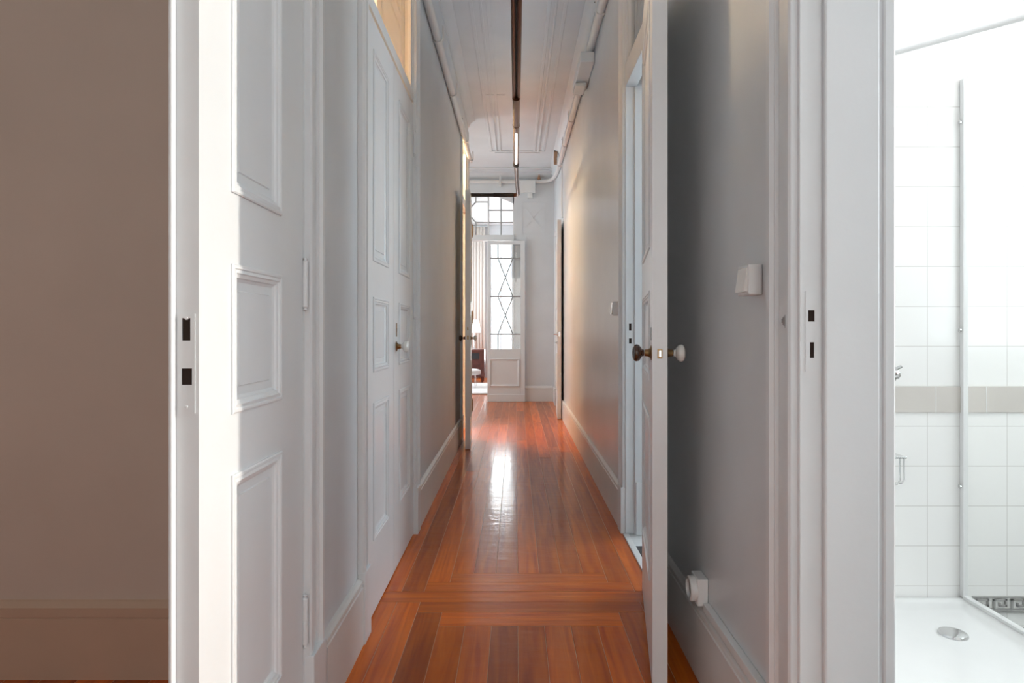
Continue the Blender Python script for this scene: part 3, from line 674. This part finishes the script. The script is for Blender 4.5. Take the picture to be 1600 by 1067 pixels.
MB().box(XR-0.022, XR-0.0005, 1.53, 2.045, 0.250, 0.278, bev=0.002).build('duct', 'plastic', root)
MB().tube([(XR-0.01, 2.045, 0.262), (XR-0.01, 2.07, 0.262)], 0.006, 8).build('cable_end', 'slot', root)

# ---------------------------------------------------------------- bathroom
struct(box('trim_16', 'band', XR+TW, 1.716, 2.4635, 2.47, 0.834, 0.933), 'beige band of tiles in the shower')
struct(box('trim_17', 'band', 1.728, 3.2, 2.4635, 2.47, 0.834, 0.933), 'beige band of tiles outside the shower')
m = MB()
for x in (1.617, 1.812, 2.01, 2.21): m.box(x-0.0012, x+0.0012, 2.4628, 2.464, 0.834, 0.933)
struct(m.build('trim_18', 'tray'), 'joints of the beige band')
# greek key border
m = MB(); ky = 2.463; k0, k1 = 0.062, 0.125
m.box(1.76, 3.2, ky, 2.47, k0, k0+0.005); m.box(1.76, 3.2, ky, 2.47, k1-0.005, k1)
x = 1.77; th = 0.007; u = 0.0105; zb_ = k0+0.011
while x < 3.1:
    # one meander unit, 6u wide and 4u tall
    zt = zb_+4*u
    m.box(x, x+th, ky, 2.47, zb_, zt); m.box(x, x+5*u, ky, 2.47, zt-th, zt); m.box(x+5*u-th, x+5*u, ky, 2.47, zb_+1.2*u, zt)
    m.box(x+2*u, x+5*u, ky, 2.47, zb_+1.2*u, zb_+1.2*u+th); m.box(x+2*u, x+2*u+th, ky, 2.47, zb_+1.2*u, zb_+2.6*u)
    m.box(x+5.6*u-u*5.6, x+0.002, ky, 2.47, zb_, zb_+th); m.box(x+th, x+6.6*u, ky, 2.47, zb_, zb_+th*0.8)
    x += 6.6*u
struct(m.build('trim_19', 'key'), 'greek key border at the foot of the bathroom wall')
# shower tray
root = tag(world_empty('shower_tray', (1.3, 2.0, 0.004)), 'white shower tray filling the corner behind the glass panel', 'shower tray')
m = MB(); tx0, tx1, ty0, ty1, tz = XR+TW+0.002, 1.745, 1.52, 2.466, 0.123
m.box(tx0, tx1, ty0, ty1, 0.004, 0.085)
Pt = lambda u_, v_, k: (u_, v_, k)
lo = MB()
m.ring(Pt, (tx0, tx1, ty0, ty1), [(0, 0.085), (0, tz-0.006), (0.004, tz-0.001), (0.010, tz), (0.030, tz), (0.045, tz-0.006), (0.06, tz-0.018), (0.10, tz-0.022)])
m.build('basin', 'tray', root, smooth=True)
MB().lathe([(0, 0.046), (0.004, 0.046), (0.009, 0.043), (0.011, 0.036), (0.012, 0.01)], (1.506, 2.205, tz-0.022), (0, 0, 1), 32).build('drain_cover', 'chrome', root, smooth=True)
# glass screen
root = tag(world_empty('shower_screen', (1.722, 2.0, 0.125)), 'clear glass shower panel standing on the tray edge', 'shower screen')
MB().box(1.718, 1.726, 1.56, 2.455, 0.132, 2.115).build('glass_panel', 'shower', root)
m = MB(); m.box(1.712, 1.732, 2.449, 2.469, 0.128, 2.115, bev=0.002); m.box(1.7185-0.008, 1.726+0.007, 1.56, 2.45, 0.122, 0.134, bev=0.001)
m.build('wall_profile', 'profile', root)
for z in (0.55, 1.15, 1.95): MB().lathe([(0, 0.008), (0.004, 0.008), (0.006, 0.003)], (1.708, 2.46, z), (-1, 0, 0), 10).build('profile_cap', 'chrome', root)
root = tag(world_empty('stabilizer_bar', (1.4, 2.2, 2.13)), 'slim white bar bracing the top of the shower glass to the wall', 'bar')
MB().tube([(1.13, 2.468, 2.13), (1.722, 1.872, 2.13)], 0.010, 14).build('bar', 'plastic', root, smooth=True)
MB().lathe([(0, 0.022), (0.006, 0.022), (0.010, 0.012)], (1.13, 2.47, 2.13), (0, -1, 0), 18).build('wall_flange', 'chrome', root)
MB().box(1.706, 1.738, 1.86, 1.89, 2.117, 2.145, bev=0.003).build('glass_clamp', 'chrome', root)
# mixer
root = tag(world_empty('shower_mixer', (1.37, 2.42, 0.98)), 'chrome shower mixer tap above the beige tile band, cut by the door frame', 'mixer tap')
MB().tube([(1.25, 2.41, 0.975), (1.42, 2.41, 0.975)], 0.022, 18).build('body', 'chrome', root, smooth=True)
for x in (1.28, 1.38): MB().tube([(x, 2.47, 0.975), (x, 2.40, 0.975)], 0.014, 12).build('inlet', 'chrome', root, smooth=True)
MB().lathe([(0, 0.024), (0.012, 0.027), (0.022, 0.022), (0.026, 0.01)], (1.415, 2.41, 0.985), (0.8, -0.2, 0.45), 18).build('handle', 'chrome', root, smooth=True)
MB().tube([(1.39, 2.40, 0.99), (1.44, 2.39, 1.015)], 0.006, 10).build('lever', 'chrome', root, smooth=True)
# soap basket
root = tag(world_empty('soap_basket', (1.39, 2.42, 0.6)), 'small chrome wire basket on the shower wall below the beige band', 'soap basket')
MB().box(1.30, 1.455, 2.38, 2.468, 0.672, 0.680, bev=0.002).build('shelf', 'chrome', root)
m = MB()
for (xa, ya) in ((1.455, 2.40), (1.43, 2.385)):
    m.tube([(xa, ya, 0.672), (xa, ya, 0.59), (xa-0.008, ya, 0.577), (1.32, ya, 0.577), (1.31, ya, 0.59), (1.31, ya, 0.672)], 0.0028, 8)
m.build('wire', 'chrome', root, smooth=True)
MB().prism([(1.30, 0.68), (1.43, 0.68), (1.34, 0.70), (1.30, 0.71)], 2.40, 2.46, 'y').build('soap', 'tray', root)

# ---------------------------------------------------------------- the room beyond the end doorway
root = tag(world_empty('sideboard', (-1.3, 14.2, 0)), 'dark reddish brown sideboard at the back of the far room', 'sideboard')
MB().box(-1.95, -0.69, 14.0, 14.45, 0.13, 0.73, bev=0.01).build('carcass', 'wood_red', root)
MB().box(-1.9, -0.80, 13.985, 14.0, 0.18, 0.42, bev=0.004).build('drawer', 'wood_red', root)
MB().box(-1.15, -0.80, 13.982, 14.0, 0.52, 0.65, bev=0.003).build('grille', 'black', root)
for x in (-1.9, -0.74):
    for y in (14.05, 14.4): MB().lathe([(0, 0.018), (0.13, 0.03)], (x, y, 0), (0, 0, 1), 12).build('leg', 'wood_red', root)
root = tag(world_empty('table_lamp', (-0.97, 14.2, 0.73)), 'table lamp with a glowing white shade on the sideboard', 'lamp')
MB().lathe([(0, 0.07), (0.012, 0.07), (0.02, 0.012), (0.40, 0.010)], (-0.93, 14.2, 0.73), (0, 0, 1), 20).build('base', 'chrome', root, smooth=True)
MB().lathe([(0, 0.15), (0.28, 0.11)], (-0.93, 14.2, 1.10), (0, 0, 1), 28).build('lamp_shade', 'lamp', root, smooth=True)
root = tag(world_empty('pouf', (-1.0, 12.6, 0)), 'round white cushioned stool on thin wire legs, on the rug', 'stool')
MB().lathe([(0, 0.26), (0.01, 0.30), (0.05, 0.31), (0.09, 0.30), (0.11, 0.24), (0.115, 0.05)], (-1.0, 12.7, 0.27), (0, 0, 1), 32).build('seat', 'fabric', root, smooth=True)
for k in range(4):
    a = PI/4+k*PI/2; cx_, cy_ = -1.0+0.27*math.cos(a), 12.7+0.27*math.sin(a)
    MB().tube([(cx_, cy_, 0.27), (cx_+0.02*math.cos(a), cy_+0.02*math.sin(a), 0.030)], 0.006, 8).build('leg', 'chrome', root)
tag(MB().box(-2.3, -0.46, 11.45, 13.7, 0.0, 0.028, bev=0.008).build('rug', 'rug'), 'white rug on the floor of the far room', 'rug')
m = MB(); pts = []
N = 160
for k in range(N+1):
    x = -2.4 + (1.66)*k/N; pts.append((x, 15.40 + 0.013*math.sin(k*0.9) + 0.006*math.sin(k*0.37)))
vv = [[m.bm.verts.new((x, y, z)) for x, y in pts] for z in (0.02, 3.64)]
for k in range(N): m.bm.faces.new((vv[0][k], vv[0][k+1], vv[1][k+1], vv[1][k]))
root = tag(world_empty('curtain', (-1.6, 15.4, 0)), 'cream curtain hanging in folds at the back of the far room', 'curtain')
cu = m.build('fabric', 'curtain', root, smooth=True); sm = cu.modifiers.new('thick', 'SOLIDIFY'); sm.thickness = 0.004
MB().tube([(-2.5, 15.42, 3.66), (-0.66, 15.42, 3.66)], 0.015, 12).build('rod', 'gloss', root)

# lamps out of view : two warm globes in the amber room, a round light added to brighten the bathroom
M['globe'] = emit('lit_globe', (1, 0.76, 0.48), 120); M['bath_fill'] = emit('added_ceiling_disc', (1, 0.98, 0.96), 62)
for (x, y, lab) in ((-1.15, 7.33, 'warm globe lamp in the amber room by the far left doorway'), (-2.3, 4.7, 'warm globe lamp in the amber room behind the left double door')):
    root = tag(world_empty('globe_lamp', (x, y, 3.4)), lab, 'lamp', 'globe lamps of the amber room')
    MB().tube([(x, y, 3.5), (x, y, ZC)], 0.008, 8).build('stem', 'brass', root)
    sp = MB(); bmesh.ops.create_uvsphere(sp.bm, u_segments=24, v_segments=14, radius=(0.18 if y > 5 else 0.24), matrix=Matrix.Translation((x, y, 3.33))); sp.build('globe', 'globe', root, smooth=True)
root = tag(world_empty('added_ceiling_light', (2.1, 1.3, 3.6)), 'unseen round light added to brighten the bathroom tiles', 'lamp')  # added out of view to brighten the tiles
MB().lathe([(0, 0.21), (0.05, 0.21), (0.06, 0.2)], (2.1, 1.3, ZC), (0, 0, -1), 28).build('housing', 'plastic', root, smooth=True)
MB().lathe([(0, 0.19), (0.012, 0.18)], (2.1, 1.3, ZC-0.06), (0, 0, -1), 28).build('diffuser', 'bath_fill', root, smooth=True)

for o in list(bpy.data.objects):
    if '_o' in o: del o['_o']
